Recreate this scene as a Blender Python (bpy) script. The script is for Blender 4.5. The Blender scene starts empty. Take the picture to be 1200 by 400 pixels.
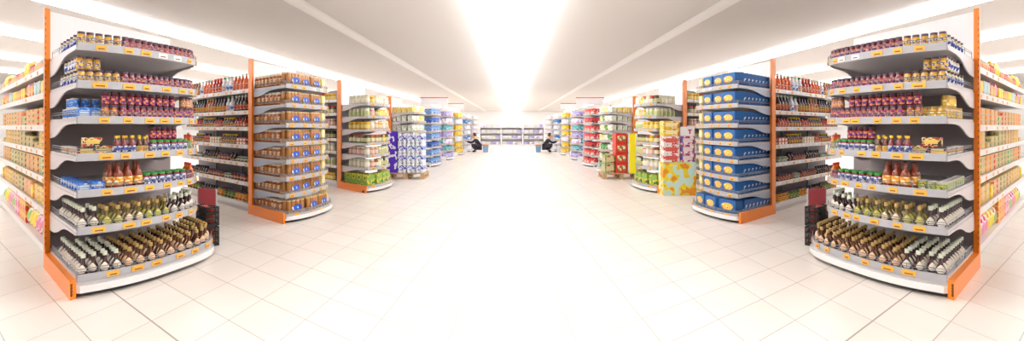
import bpy, bmesh, math, random
from mathutils import Vector, Matrix
R = random.Random(7)
SC = bpy.context.scene
COL = SC.collection

# ------------------------------------------------------------------ helpers
def lin(c):
    return tuple((v/12.92 if v <= .04045 else ((v+.055)/1.055)**2.4) for v in c)
def rgb(h):
    return tuple(int(h[i:i+2], 16)/255 for i in (0, 2, 4))
_M = {}
def mat(name, h, rough=.45, metal=0., spec=.4, coat=0.):
    if name in _M: return _M[name]
    m = bpy.data.materials.new(name); m.use_nodes = True
    b = m.node_tree.nodes['Principled BSDF']
    b.inputs['Base Color'].default_value = (*lin(rgb(h)), 1)
    b.inputs['Roughness'].default_value = rough
    b.inputs['Metallic'].default_value = metal
    b.inputs['Specular IOR Level'].default_value = spec
    b.inputs['Coat Weight'].default_value = coat
    _M[name] = m
    return m
def printed(name, h1, h2, h3=None, scale=18., thr=.5, rough=.4):
    """printed packaging: two or three ink colours in blotches"""
    if name in _M: return _M[name]
    m = mat(name, h1, rough)
    nt = m.node_tree; b = nt.nodes['Principled BSDF']
    tc = nt.nodes.new('ShaderNodeTexCoord')
    nz = nt.nodes.new('ShaderNodeTexNoise'); nz.inputs['Scale'].default_value = scale; nz.inputs['Detail'].default_value = 1.
    nt.links.new(tc.outputs['Object'], nz.inputs['Vector'])
    cr = nt.nodes.new('ShaderNodeValToRGB'); cr.color_ramp.interpolation = 'CONSTANT'
    e = cr.color_ramp.elements
    e[0].position = 0; e[0].color = (*lin(rgb(h1)), 1)
    e[1].position = thr; e[1].color = (*lin(rgb(h2)), 1)
    if h3:
        x = e.new(min(.95, thr+.09)); x.color = (*lin(rgb(h3)), 1)
    nt.links.new(nz.outputs['Fac'], cr.inputs['Fac'])
    nt.links.new(cr.outputs['Color'], b.inputs['Base Color'])
    return m
def emis(name, h, s):
    m = mat(name, h); b = m.node_tree.nodes['Principled BSDF']
    b.inputs['Emission Color'].default_value = (*lin(rgb(h)), 1)
    b.inputs['Emission Strength'].default_value = s
    return m

class MB:
    def __init__(s): s.bm = bmesh.new(); s.mi = 0
    def faces(s, fs):
        for f in fs: f.material_index = s.mi
    def box(s, c, d, rz=0., bev=0.):
        r = bmesh.ops.create_cube(s.bm, size=1.)
        vs = r['verts']
        M = Matrix.Translation(c) @ Matrix.Rotation(rz, 4, 'Z') @ Matrix.Diagonal((d[0], d[1], d[2], 1))
        bmesh.ops.transform(s.bm, matrix=M, verts=vs)
        fs = list({f for v in vs for f in v.link_faces}); s.faces(fs)
        if bev > 0:
            es = list({e for v in vs for e in v.link_edges})
            rr = bmesh.ops.bevel(s.bm, geom=es, offset=bev, segments=2, profile=.5, affect='EDGES', clamp_overlap=True)
            s.faces(rr['faces'])
        return s
    def prism(s, poly, z0, z1):
        lo = [s.bm.verts.new((x, y, z0)) for x, y in poly]
        hi = [s.bm.verts.new((x, y, z1)) for x, y in poly]
        n = len(poly)
        fs = [s.bm.faces.new(lo[::-1]), s.bm.faces.new(hi)]
        for i in range(n):
            j = (i+1) % n
            fs.append(s.bm.faces.new((lo[i], lo[j], hi[j], hi[i])))
        s.faces(fs); return s
    def loft(s, rings, caps=True):
        vr = [[s.bm.verts.new(p) for p in r] for r in rings]
        n = len(rings[0]); fs = []
        for a, b in zip(vr, vr[1:]):
            for i in range(n):
                j = (i+1) % n
                fs.append(s.bm.faces.new((a[i], a[j], b[j], b[i])))
        if caps:
            fs += [s.bm.faces.new(vr[0][::-1]), s.bm.faces.new(vr[-1])]
        s.faces(fs); return s
    def lathe(s, prof, n=12, c=(0, 0), closed=True):
        rings = [[(c[0]+r*math.cos(2*math.pi*i/n), c[1]+r*math.sin(2*math.pi*i/n), z) for i in range(n)] for r, z in prof]
        return s.loft(rings, closed)
    def ribbon(s, pts, off, z0, z1):
        """a strip along pts (x,y), from the curve to the curve moved by off[i], z0..z1"""
        rings = []
        for (x, y), (ox, oy) in zip(pts, off):
            rings.append([(x, y, z0), (x+ox, y+oy, z0), (x+ox, y+oy, z1), (x, y, z1)])
        return s.loft(rings)
    def tube(s, pts, r, n=5):
        rings = []
        P = [Vector(p) for p in pts]
        for i, p in enumerate(P):
            t = (P[min(i+1, len(P)-1)]-P[max(i-1, 0)]).normalized()
            up = Vector((0, 0, 1)) if abs(t.z) < .9 else Vector((1, 0, 0))
            a = t.cross(up).normalized(); b = a.cross(t)
            rings.append([tuple(p+a*r*math.cos(2*math.pi*k/n)+b*r*math.sin(2*math.pi*k/n)) for k in range(n)])
        return s.loft(rings)
    def mesh(s, name, mats, smooth=False):
        bmesh.ops.recalc_face_normals(s.bm, faces=s.bm.faces[:])
        me = bpy.data.meshes.new(name); s.bm.to_mesh(me); s.bm.free()
        for m in (mats if isinstance(mats, (list, tuple)) else [mats]): me.materials.append(m)
        if smooth:
            for p in me.polygons: p.use_smooth = True
            me.set_sharp_from_angle(angle=math.radians(40))
        return me
    def build(s, name, mats, parent=None, smooth=False):
        """geometry given in world space; the object sits under parent"""
        if parent is not None:
            w = parent.get('_w', None); w = Vector(w) if w else Vector((0, 0, 0))
            bmesh.ops.translate(s.bm, verts=s.bm.verts[:], vec=-w)
        me = s.mesh(name, mats, smooth)
        o = bpy.data.objects.new(name, me); COL.objects.link(o)
        if parent is not None:
            o.parent = parent
            if parent.get('_w', None): o['_w'] = parent['_w']
        return o

def tag(o, label, cat, group=None, kind=None):
    o['label'] = label; o['category'] = cat
    if group: o['group'] = group
    if kind: o['kind'] = kind
    return o
def empty(name, loc, label, cat, group=None):
    o = bpy.data.objects.new(name, None); COL.objects.link(o); o.location = loc; o['_w'] = list(loc)
    o.empty_display_size = .1
    return tag(o, label, cat, group)

ORD = ('first second third fourth fifth sixth seventh eighth ninth tenth eleventh twelfth thirteenth fourteenth fifteenth sixteenth '
       'seventeenth eighteenth nineteenth twentieth twenty-first twenty-second twenty-third twenty-fourth twenty-fifth twenty-sixth '
       'twenty-seventh twenty-eighth twenty-ninth thirtieth').split()
SIDE = {-1: 'left', 1: 'right'}
_cnt = {}
def nth(key):
    _cnt[key] = _cnt.get(key, 0)+1
    return ORD[_cnt[key]-1]

# ------------------------------------------------------------------ product prototypes
class Proto:
    """meshes of one kind of goods: the thing's own mesh and its parts (with their sub-parts)"""
    def __init__(s, name, cat, look, body, parts=(), h=.1, w=.05, d=.05):
        s.name, s.cat, s.look, s.body, s.parts, s.h, s.w, s.d = name, cat, look, body, parts, h, w, d
    def put(s, loc, rz=0., label='', group=None, sc=1.):
        o = bpy.data.objects.new(s.name, s.body); COL.objects.link(o)
        o.location = loc; o.rotation_euler = (0, 0, rz); o.scale = (sc, sc, sc)
        tag(o, label, s.cat, group)
        for nm, me, at in s.parts:
            c = bpy.data.objects.new(nm, me); COL.objects.link(c); c.parent = o; c.location = at
        return o

def jar(look, body, label, lid, h=.1, r=.023, name='preserve_jar', cat='jar', seg=12):
    b = MB().lathe([(r*.9, 0), (r, .006), (r, h*.74), (r*.82, h*.83), (r*.82, h*.86)], seg)
    l = MB().lathe([(r+.0008, h*.12), (r+.0008, h*.66)], seg)
    c = MB().lathe([(r*.9, h*.83), (r*.92, h*.835), (r*.92, h*.985), (r*.86, h)], seg)
    return Proto(name, cat, look, b.mesh('jar_body', body, True),
                 [('label', l.mesh('jar_label', label, True), (0, 0, 0)), ('lid', c.mesh('jar_lid', lid, True), (0, 0, 0))], h, 2*r, 2*r)
def bottle(look, body, label, cap, h=.13, r=.027, name='sauce_bottle', neck=.3, bulb=True, seg=12):
    if bulb:
        prof = [(r*.85, 0), (r, h*.05), (r*1.0, h*.22), (r*.84, h*.35), (r*.52, h*.47), (r*.34, h*.58), (r*.31, h*.78), (r*.34, h*.8)]
        lp = [(r*1.03, h*.08), (r*1.04, h*.22), (r*.88, h*.35), (r*.56, h*.47)]
        cp = [(r*.4, h*.79), (r*.47, h*.8), (r*.47, h*.97), (r*.42, h)]
    else:
        prof = [(r*.9, 0), (r, h*.03), (r, h*.52), (r*.8, h*.62), (r*.42, h*.74), (r*.38, h*.88)]
        lp = [(r*1.03, h*.12), (r*1.03, h*.44)]
        cp = [(r*.44, h*.86), (r*.46, h*.865), (r*.46, h*.985), (r*.42, h)]
    b = MB().lathe(prof, seg); l = MB(); c = MB().lathe(cp, seg)
    if bulb:      # drop-shaped label on the belly and shoulder
        m = 8; rows = []
        for (rr, z), aw in zip(lp, (.6, 1.05, .8, .25)):
            rows.append([l.bm.verts.new((rr*math.cos(-math.pi/2+aw*(2*i/m-1)), rr*math.sin(-math.pi/2+aw*(2*i/m-1)), z)) for i in range(m+1)])
        for a, q in zip(rows, rows[1:]):
            for i in range(m): l.bm.faces.new((a[i], a[i+1], q[i+1], q[i]))
    else: l.lathe(lp, seg, closed=False)
    return Proto(name, 'bottle', look, b.mesh('bottle_glass', body, True),
                 [('label', l.mesh('bottle_label', label, True), (0, 0, 0)), ('cap', c.mesh('bottle_cap', cap, True), (0, 0, 0))], h, 2*r, 2*r)
def can(look, body, label, h=.06, r=.035, name='food_can', seg=12, parts=True, cat='can'):
    b = MB().lathe([(r*.93, 0), (r, .002), (r, .006), (r*.96, .009), (r*.96, h-.009), (r, h-.006), (r, h-.002), (r*.93, h), (r*.9, h-.003)], seg)
    if parts:
        l = MB().lathe([(r*.99, .01), (r*.99, h-.01)], seg, closed=False)
        return Proto(name, cat, look, b.mesh('can_body', body, True), [('label', l.mesh('can_label', label, True), (0, 0, 0))], h, 2*r, 2*r)
    b.mi = 1; b.lathe([(r*.99, .01), (r*.99, h-.01)], seg, closed=False)
    return Proto(name, cat, look, b.mesh('can_body', [body, label], True), [], h, 2*r, 2*r)
def carton(look, body, label, w=.1, d=.06, h=.08, name='carton', cat='box', oval=False, parts=True, lab2=None):
    """closed cardboard carton: bevelled box with a flap seam, front is -Y"""
    b = MB().box((0, 0, h/2), (w, d, h), 0, min(w, d, h)*.06)
    b.box((0, 0, h+.0006), (w*.96, .004, .0012))
    pl = MB()
    if oval:
        n = 16
        for sy in (-1,):
            ring = [(w*.36*math.cos(2*math.pi*i/n), 0, h*.5+h*.27*math.sin(2*math.pi*i/n)) for i in range(n)]
            pl.loft([[(x, sy*(d/2), z) for x, y, z in ring], [(x, sy*(d/2+.002), z) for x, y, z in ring]])
    else:
        pl.box((0, -d/2-.0006, h*.5), (w*.7, .0014, h*.5))
        if w < .24: pl.box((-w/2-.0006, 0, h*.5), (.0014, d*.6, h*.5)); pl.box((w/2+.0006, 0, h*.5), (.0014, d*.6, h*.5))
    if parts:
        return Proto(name, cat, look, b.mesh('carton_body', body), [('label', pl.mesh('carton_label', label), (0, 0, 0))], h, w, d)
    return Proto(name, cat, look, b.mesh('carton_body', body), [], h, w, d)
def bag(look, m, w=.14, d=.08, h=.2, name='snack_bag', cat='bag', seal=None):
    """pillow bag: crimped top and bottom seams, bulging middle"""
    n = 12; rings = []
    for k, (f, z) in enumerate([(.06, 0), (.7, .1), (1, .3), (1, .6), (.75, .85), (.08, .97), (.06, 1)]):
        rings.append([(w/2*(1-.06*abs(z-.5))*math.cos(2*math.pi*i/n), d/2*f*math.sin(2*math.pi*i/n), z*h) for i in range(n)])
    return Proto(name, cat, look, MB().loft(rings).mesh('bag_body', m, True), [], h, w, d)
def multipack(look, traym, jarm, labm, capm, w=.3, d=.2, h=.14):
    """shrink-wrapped tray of jars with an oval label on its front"""
    t = MB().box((0, 0, .012), (w, d, .024), 0, .003)
    for sy in (-1, 1): t.box((0, sy*(d/2-.002), .03), (w, .004, .02))
    parts = []
    r = w/8*.96
    jm = MB().lathe([(r*.92, .0), (r, .006), (r, h*.62), (r*.8, h*.74), (r*.8, h*.78)], 10).mesh('jar_body', jarm, True)
    cm = MB().lathe([(r*.85, h*.76), (r*.86, h*.77), (r*.86, h*.86), (r*.8, h*.87)], 10).mesh('jar_cap', capm, True)
    out = []
    for j in range(2):
        for i in range(4):
            x = (i-1.5)*w/4; y = (-.5+j)*d*.5
            out.append((x, y))
    n = 16; pl = MB()
    ring = [(w*.31*math.cos(2*math.pi*i/n), 0, h*.42+h*.24*math.sin(2*math.pi*i/n)) for i in range(n)]
    pl.loft([[(x, -d/2-.001, z) for x, y, z in ring], [(x, -d/2-.003, z) for x, y, z in ring]])
    P = Proto('jar_multipack', 'multipack', look, t.mesh('pack_tray', traym), [('brand_label', pl.mesh('pack_label', labm), (0, 0, 0))], h, w, d)
    P.jars = (out, jm, cm)
    base_put = P.put
    def put(loc, rz=0., label='', group=None, sc=1.):
        o = base_put(loc, rz, label, group, sc)
        for (x, y) in out:
            c = bpy.data.objects.new('jar', jm); COL.objects.link(c); c.parent = o; c.location = (x, y, .024)
            k = bpy.data.objects.new('jar_cap', cm); COL.objects.link(k); k.parent = c
        return o
    P.put = put
    return P

# ------------------------------------------------------------------ materials
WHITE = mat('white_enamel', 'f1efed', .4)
SHELF = mat('shelf_enamel', 'c9c5c5', .4)
PANEL = mat('back_panel_grey', '978e8f', .55)
HEAD = mat('header_white', 'fafafc', .5)
ORANGE = mat('orange_enamel', 'fb8a1c', .4)
RAIL = mat('price_rail_grey', 'adadb2', .35)
BUMP = mat('bumper_white', 'e9e7e6', .25, coat=.3)
DARK = mat('plinth_dark', '4a4644', .6)
WIRE = mat('wire_steel', '85878d', .4, .5)
SLOT = mat('slot_brown', 'c8681f', .6)
TAGY = mat('tag_amber', 'f7b13c', .5)
TAGW = mat('tag_white', 'f4f1ea', .5)
TAGK = mat('tag_ink', '7a4a22', .5)
GREYSIDE = mat('bluegrey_bracket', 'b4bccb', .45)

# ------------------------------------------------------------------ room
X0, Y0, Y1, CZ = 24., -4., 68., 3.2
def struct(name, label, m, b):
    o = b.build(name, m); return tag(o, label, 'room', None, 'structure')

fm = mat('floor_tiles', 'f3e9dd', .26, spec=.45)
nt = fm.node_tree; bs = nt.nodes['Principled BSDF']
def N(t, **k):
    n = nt.nodes.new(t)
    for a, v in k.items(): setattr(n, a, v)
    return n
def mth(op, a, b=None):
    n = N('ShaderNodeMath', operation=op)
    for i, v in enumerate((a, b)):
        if v is None: continue
        if isinstance(v, (int, float)): n.inputs[i].default_value = v
        else: nt.links.new(v, n.inputs[i])
    return n.outputs[0]
geo = N('ShaderNodeNewGeometry'); sp = N('ShaderNodeSeparateXYZ'); nt.links.new(geo.outputs['Position'], sp.inputs[0])
L = mth('ABSOLUTE', sp.outputs['X']); Yc = sp.outputs['Y']
A = mth('DIVIDE', mth('ADD', L, mth('MULTIPLY', Yc, .05)), .8019)
B = mth('SUBTRACT', Yc, mth('MULTIPLY', A, .638))
A1 = mth('DIVIDE', mth('SUBTRACT', A, 2.38), .585); B1 = mth('DIVIDE', mth('SUBTRACT', B, 2.03), .385)
def line(c, w):   # 1 on the joint
    f = mth('FRACT', c); d = mth('MINIMUM', f, mth('SUBTRACT', 1., f))
    return mth('LESS_THAN', d, w)
joint = mth('MAXIMUM', line(A1, .006), line(B1, .0092))
dk = mth('LESS_THAN', mth('ABSOLUTE', mth('ADD', B1, 2.)), .016)
cmb = N('ShaderNodeCombineXYZ'); nt.links.new(mth('FLOOR', A1), cmb.inputs[0]); nt.links.new(mth('FLOOR', B1), cmb.inputs[1])
wn = N('ShaderNodeTexWhiteNoise'); nt.links.new(cmb.outputs[0], wn.inputs['Vector'])
nz = N('ShaderNodeTexNoise'); nz.inputs['Scale'].default_value = 2.5; nt.links.new(geo.outputs['Position'], nz.inputs['Vector'])
def mix(f, a, b):
    n = N('ShaderNodeMix', data_type='RGBA')
    if isinstance(f, float): n.inputs[0].default_value = f
    else: nt.links.new(f, n.inputs[0])
    for i, v in ((6, a), (7, b)):
        if isinstance(v, str): n.inputs[i].default_value = (*lin(rgb(v)), 1)
        else: nt.links.new(v, n.inputs[i])
    return n.outputs[2]
tile = mix(mth('MULTIPLY', mth('ADD', wn.outputs['Value'], nz.outputs['Fac']), .5), 'eee4da', 'f7f1e9')
c1 = mix(joint, tile, 'b7ada3'); c2 = mix(dk, c1, 'a89c90')
nt.links.new(c2, bs.inputs['Base Color'])
bs.inputs['Roughness'].default_value = .28

struct('floor', 'cream tiled shop floor with thin slanting joints', fm, MB().box((0, (Y0+Y1)/2, -.05), (2*X0+.4, Y1-Y0+.4, .1)))
CEIL = mat('ceiling_paint', 'dcd7d3', .8)
struct('ceiling', 'smooth pale grey ceiling over the whole shop', CEIL, MB().box((0, (Y0+Y1)/2, CZ+.05), (2*X0+.4, Y1-Y0+.4, .1)))
WALL = mat('wall_paint', 'f4f2f0', .8)
struct('wall_left', 'white side wall beyond the left aisles', WALL, MB().box((-X0-.1, (Y0+Y1)/2, CZ/2), (.2, Y1-Y0+.4, CZ)))
struct('wall_right', 'white side wall beyond the right aisles', WALL, MB().box((X0+.1, (Y0+Y1)/2, CZ/2), (.2, Y1-Y0+.4, CZ)))
struct('wall_back', 'bright white wall at the far end of the shop', WALL, MB().box((0, Y1+.1, CZ/2), (2*X0, .2, CZ)))
struct('wall_front', 'white wall behind the viewer', WALL, MB().box((0, Y0-.1, CZ/2), (2*X0, .2, CZ)))

# lights: fluorescent strips running down the shop
TUBE = emis('tube_white', 'fbfcff', 5.)
TUBE_DIM = emis('tube_dim', 'ece8e5', .03)
RAFT = emis('raft_white', 'fdfdff', 3.4)
BODYW = mat('lamp_body', 'eeeceb', .5)
for s in (-1, 1):
    for k, x in enumerate((7., 10.3, 14., 17.6)):
        t = empty('ceiling_strip_light', (s*x, 32, CZ), f'bright fluorescent strip light along the ceiling, {ORD[k+1]} row {SIDE[s]} of the middle',
                  'ceiling light', 'fluorescent strips on the ceiling')
        MB().box((s*x, 32, CZ-.02), (.2, 71, .04)).build('housing', BODYW, t)
        y = -3.4
        n = 0
        while y < 66:
            ln = 2.9 if n < 14 else 20.
            ln = min(ln, 67-y)
            MB().box((s*x, y+ln/2, CZ-.085), (.26, ln-.04, .09), 0, .02).build('tube_diffuser', TUBE, t)
            y += ln; n += 1
    t = empty('ceiling_strip_light', (s*3.47, 32, CZ), f'faint dimmed ceiling strip closest to the middle, {SIDE[s]} side', 'ceiling light', 'dimmed strips on the ceiling')
    MB().box((s*3.47, 32, CZ-.004), (.3, 71, .008)).build('housing', BODYW, t)
    MB().box((s*3.47, 32, CZ-.012), (.22, 70.6, .008), 0, .003).build('tube_diffuser', TUBE_DIM, t)
t = empty('ceiling_light_raft', (0, 32, CZ), 'wide glowing white light raft shaped to whiten the middle of the ceiling', 'ceiling light')  # made-up raft, hung low and wide so its spill whitens the ceiling
MB().box((0, 32, CZ-.31), (.8, 71, .08), 0, .03).build('diffuser', RAFT, t)
for k in range(24):
    h = MB().tube([(0, -2+3*k, CZ), (0, -2+3*k, CZ-.28)], .006, 6).build('hanging_rod', BODYW, t)

# ------------------------------------------------------------------ shelving
def sub(a, b): return (a[0]-b[0], a[1]-b[1])
def add(a, b, k=1.): return (a[0]+b[0]*k, a[1]+b[1]*k)
def unit(v):
    l = math.hypot(*v); return (v[0]/l, v[1]/l)

def rect(c, w, d, rz):
    ca, sa = math.cos(rz), math.sin(rz)
    return [(c[0]+x*ca-y*sa, c[1]+x*sa+y*ca) for x, y in ((-w/2, -d/2), (w/2, -d/2), (w/2, d/2), (-w/2, d/2))]
def hit(a, b):
    '''do two footprints (centre, width, depth, turn, round) meet?'''
    (ca, wa, da, ra, oa), (cb, wb, db, rb, ob) = a, b
    dist = math.hypot(ca[0]-cb[0], ca[1]-cb[1])
    if oa and ob: return dist < (wa+wb)/2+.001
    if dist > (math.hypot(wa, da)+math.hypot(wb, db))/2: return False
    if oa or ob:
        if oa: (ca, wa, da, ra, oa), (cb, wb, db, rb, ob) = b, a
        dx, dy = cb[0]-ca[0], cb[1]-ca[1]; c_, s_ = math.cos(-ra), math.sin(-ra)
        x, y = abs(dx*c_-dy*s_), abs(dx*s_+dy*c_)
        return math.hypot(max(0, x-wa/2), max(0, y-da/2)) < wb/2+.001
    A_, B_ = rect(ca, wa, da, ra), rect(cb, wb, db, rb)
    for r in (ra, ra+math.pi/2, rb, rb+math.pi/2):
        ax = (math.cos(r), math.sin(r))
        pa = [q[0]*ax[0]+q[1]*ax[1] for q in A_]; pb = [q[0]*ax[0]+q[1]*ax[1] for q in B_]
        if min(pa) > max(pb)+.001 or min(pb) > max(pa)+.001: return False
    return True
ROUND = ('jar', 'bottle', 'can')

class EndUnit:
    """end display of a gondola: P post corner, F front corner, E far front corner, Q far back corner, all (lateral, y)"""
    def __init__(s, side, P, F, E, Q, levels, top, place, label, bulge=.2, es=.9, tags=7, detail=2, bracket=None, base_z=.14, header=True, comp=0., post=.075, sb=.85):
        s.comp = comp; s.sb = sb; s.done = {}
        s.s, s.P, s.F, s.E, s.Q, s.levels, s.place, s.bulge, s.es = side, P, F, E, Q, levels, place, bulge, es
        s.d = unit(sub(P, F)); s.base_z = base_z
        s.u = unit(sub(E, F))
        s.out = (-s.u[1], s.u[0])
        s.tang_cache = {}
        bm = bracket or mat('bracket_enamel', 'd6cdcd', .45)
        W = s.W
        root = s.root = empty('end_display_shelf', (*W(P), 0), label, 'shelf unit', 'end displays with orange frames')
        u, d = s.u, s.d
        par = lambda o, du, dd: [W(add(add(o, u, a), d, b)) for a, b in ((du[0], dd[0]), (du[1], dd[0]), (du[1], dd[1]), (du[0], dd[1]))]
        fr = MB().prism(par(P, (-.045, .0), (-post, .0)), 0, top)
        fr.prism(par(F, (-.045, .0), (.0, math.hypot(*sub(P, F))-post)), 0, .13)
        fr = fr.build('orange_frame', ORANGE, root)
        if detail > 1:
            z = .2; sl = MB().prism(par(P, (-.0452, -.0448), (-.0762, -.06)), .18, top-.04)
            while z < top-.05:
                sl.prism(par(P, (-.0456, -.034), (-.0768, -.0748)), z, z+.02); z += .05
            sl.build('slot_strip', SLOT, fr)
            hl = MB().prism(par(F, (-.04, -.028), (-.0008, .001)), .022, .112)
            for k in range(4): hl.prism(par(F, (-.042, -.026), (-.0018, .001)), .03+k*.022, .042+k*.022)
            hl.build('hole_plate', mat('hole_dark', '6b3a1a', .7), fr)
        # panels
        zt = levels[0]
        bp = lambda z0, z1, m, nm: MB().prism([W(P), W(Q), W(add(Q, d, .03)), W(add(P, d, .03))], z0, z1).build(nm, m, root)
        bp(.06, zt, PANEL, 'back_panel')
        if header: bp(zt, top-.01, HEAD, 'header_panel')
        # shelves
        for k, z in enumerate(levels):
            pts = s.arc_pts(es, 14)
            far = add(s.P, sub(Q, P), es)
            poly = [W(P)] + [W(p) for p in pts] + [W(far)]
            sh = MB().prism(poly, z-.022, z).build('shelf', SHELF, root)
            op = [W(p) for p in pts]
            off = [(s.s*s.out[0]*.014, s.out[1]*.014)]*len(op)
            rail = MB().ribbon(op, off, z-.038, z+.018).build('price_rail', RAIL, sh)
            s.tags(rail, es, z-.012, tags, white=(k == 0))
            for e, (A_, B_) in enumerate(((P, F), (far, add(F, sub(E, F), es)))):
                s.brack(sh, A_, B_, z-.022, .135 if detail > 1 else .1, bm, -.0 if e == 0 else -.02)
            if detail > 1: s.guard(sh, es, z+.018, z+.05, .0016)
            elif detail == 1: s.guard(sh, es, z+.018, z+.05, .0022, 9)
        # base
        pts = s.arc_pts(1., 18)
        inn = [add(p, s.out, -.05) for p in pts]
        MB().prism([W(P)] + [W(p) for p in inn] + [W(Q)], 0.0, .045).build('plinth', DARK, root)
        base = MB().prism([W(P)] + [W(p) for p in pts] + [W(Q)], .045, base_z).build('base_deck', SHELF, root)
        o1 = [(s.s*s.out[0]*.03, s.out[1]*.03)]*len(pts)
        MB().ribbon([W(p) for p in pts], o1, .035, .085).build('bumper', BUMP, base)
        rl = MB().ribbon([W(p) for p in pts], [(a*.4, b*.4) for a, b in o1], base_z-.04, base_z+.012).build('price_rail', RAIL, base)
        s.tags(rl, 1., base_z-.014, tags)
        if detail: s.guard(base, 1., base_z+.012, base_z+.05, .0018 if detail > 1 else .0025)
    def W(s, p): return (s.s*p[0], p[1])
    def along(s, f): return f-s.comp*f*(1-f)
    def arc_len(s, f):
        '''a fraction of the bowed front's length -> t'''
        if not hasattr(s, '_al'):
            pts = [s.arc(i/60) for i in range(61)]; acc = [0.]
            for a, b in zip(pts, pts[1:]): acc.append(acc[-1]+math.hypot(*sub(a, b)))
            s._al = [a/acc[-1] for a in acc]
        for i in range(60):
            if s._al[i+1] >= f: return (i+(f-s._al[i])/(s._al[i+1]-s._al[i]))/60
        return 1.
    def arc(s, t, es=1.):
        b = s.bulge*(1 if es == 1. else s.sb)*(1-abs(2*t-1)**3)
        p = add(s.F, sub(s.E, s.F), t*es)
        return add(p, s.out, b)
    def arc_pts(s, es, n): return [s.arc(i/n, es) for i in range(n+1)]
    def tan(s, t, es):
        a, b = s.arc(max(0, t-.03), es), s.arc(min(1, t+.03), es)
        v = sub(b, a); return math.atan2(v[1], s.s*v[0])
    def rz(s, t, es):
        """rotation that turns a thing's front (-Y) outward"""
        a = s.tan(t, es)
        # outward normal angle
        n = (s.s*s.out[0], s.out[1])
        base = math.atan2(n[1], n[0])
        a1 = a+math.pi/2; 
        if math.cos(a1-base) < 0: a1 += math.pi
        return a1+math.pi/2
    def tags(s, rail, es, zc, n, white=False):
        for i in range(n):
            t = .1+.82*i/max(1, n-1)+R.uniform(-.03, .03)
            p = add(s.arc(t, es), s.out, .0165)
            x, y = s.W(p); r = s.rz(t, es)
            w = R.choice((.06, .075, .085))
            b = MB().box((x, y, zc), (w, .003, .036), r)
            b.mi = 1
            q = add(p, s.out, .0018); xx, yy = s.W(q)
            b.box((xx, yy, zc-.006), (w*.62, .001, .009), r)
            b.build('price_tag', [TAGW if (white and i in (n//2, n//2+1)) else TAGY, TAGK], rail)
    def brack(s, sh, A_, B_, z, drop, m, off):
        v = sub(B_, A_); W = s.W; prof = []
        n = 8
        top = [(A_, z), (B_, z)]
        low = []
        for i in range(n+1):
            f = i/n
            h = .016+(drop-.016)*(1/(1+math.exp((f-.45)*11)))
            low.append((add(A_, v, f), z-h))
        nrm = unit((-v[1], v[0]))
        rings = []
        for k in (off-.006, off+.006):
            o = (s.u[0]*k, s.u[1]*k)
            rings.append([(*W(add(p, o)), zz) for p, zz in [(A_, z), (B_, z)] + low[::-1]])
        MB().loft(rings).build('bracket', m, sh)
    def guard(s, par, es, z0, z1, r, n=0):
        W = s.W; r *= 1.7
        pts = [add(s.P, sub(s.F, s.P), f) for f in (.12, .4, .7)] + s.arc_pts(es, 14)
        pts = [add(p, s.out, .006) for p in pts]
        b = MB()
        for z in (z0+(z1-z0)*.5, z1): b.tube([(*W(p), z) for p in pts], r, 4)
        for p in pts: b.tube([(*W(p), z0-.02), (*W(p), z1)], r, 4)
        b.build('wire_guard', WIRE, par)
    def slot(s, t, dep, es): return add(s.arc(t, es), s.d, dep)
    def lev(s, k): return s.base_z if k == len(s.levels) else s.levels[k]
    def lname(s, k):
        n = len(s.levels)
        return 'bottom' if k == n else 'top' if k == 0 else ORD[k]
    def put(s, proto, k, t, dep, row, look=None, group=None, zo=0., turn=None, unit_='shelf', sc=1.):
        es = 1. if k == len(s.levels) else s.es
        t = s.arc_len(s.along(t))
        p = s.slot(t, dep, es)
        look = look or proto.look
        rz = s.rz(t, es) if turn is None else turn
        rnd = proto.cat in ROUND
        if proto.cat == 'bottle': rz += s.s*.45+R.uniform(-.4, .4); p = (p[0]+R.uniform(-.006, .006), p[1]+R.uniform(-.006, .006))
        elif rnd: p = (p[0]+R.uniform(-.002, .002), p[1]+R.uniform(-.002, .002)); rz += R.uniform(-.6, .6)
        p = s.W(p); placed = s.done.setdefault((k, round(zo, 3)), [])
        for turn_ in range(14):
            p = s.inside(p, proto, rz, es, rnd)
            me = (p, proto.w+.004, proto.d+.004, rz, rnd)
            if p and not any(hit(me, q) for q in placed): break
            if p is None: return
            p = (p[0]+s.s*s.d[0]*.006+s.s*s.u[0]*.004, p[1]+s.d[1]*.006+s.u[1]*.004)
        else: return
        placed.append(me)
        lab = f'{look}, {nth((s.place, k, row, look))} in {row} of {s.lname(k)} shelf, {s.place}'
        return proto.put((*p, s.lev(k)+zo+.0015), rz, lab, group or f'{proto.name.replace("_"," ")}s, {s.lname(k)} shelf, {s.place}', sc)
    def inside(s, p, proto, rz, es, rnd):
        '''push a footprint inside the shelf outline'''
        if not hasattr(s, '_ol'): s._ol = {}
        if es not in s._ol:
            far = add(s.P, sub(s.Q, s.P), es)
            poly = [s.W(q) for q in [s.P] + s.arc_pts(es, 14) + [far]]
            c = (sum(q[0] for q in poly)/len(poly), sum(q[1] for q in poly)/len(poly)); ed = []
            for a, b in zip(poly, poly[1:]+poly[:1]):
                n = unit((a[1]-b[1], b[0]-a[0]))
                if (c[0]-a[0])*n[0]+(c[1]-a[1])*n[1] < 0: n = (-n[0], -n[1])
                ed.append((a, n))
            s._ol[es] = ed
        for _ in range(8):
            worst = 0
            for a, n in s._ol[es]:
                if rnd: m = (p[0]-a[0])*n[0]+(p[1]-a[1])*n[1]-proto.w/2
                else: m = min((q[0]-a[0])*n[0]+(q[1]-a[1])*n[1] for q in rect(p, proto.w, proto.d, rz))
                if m < .0135: p = (p[0]+n[0]*(.014-m), p[1]+n[1]*(.014-m)); worst = 1
            if not worst: return p
        return None
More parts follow.
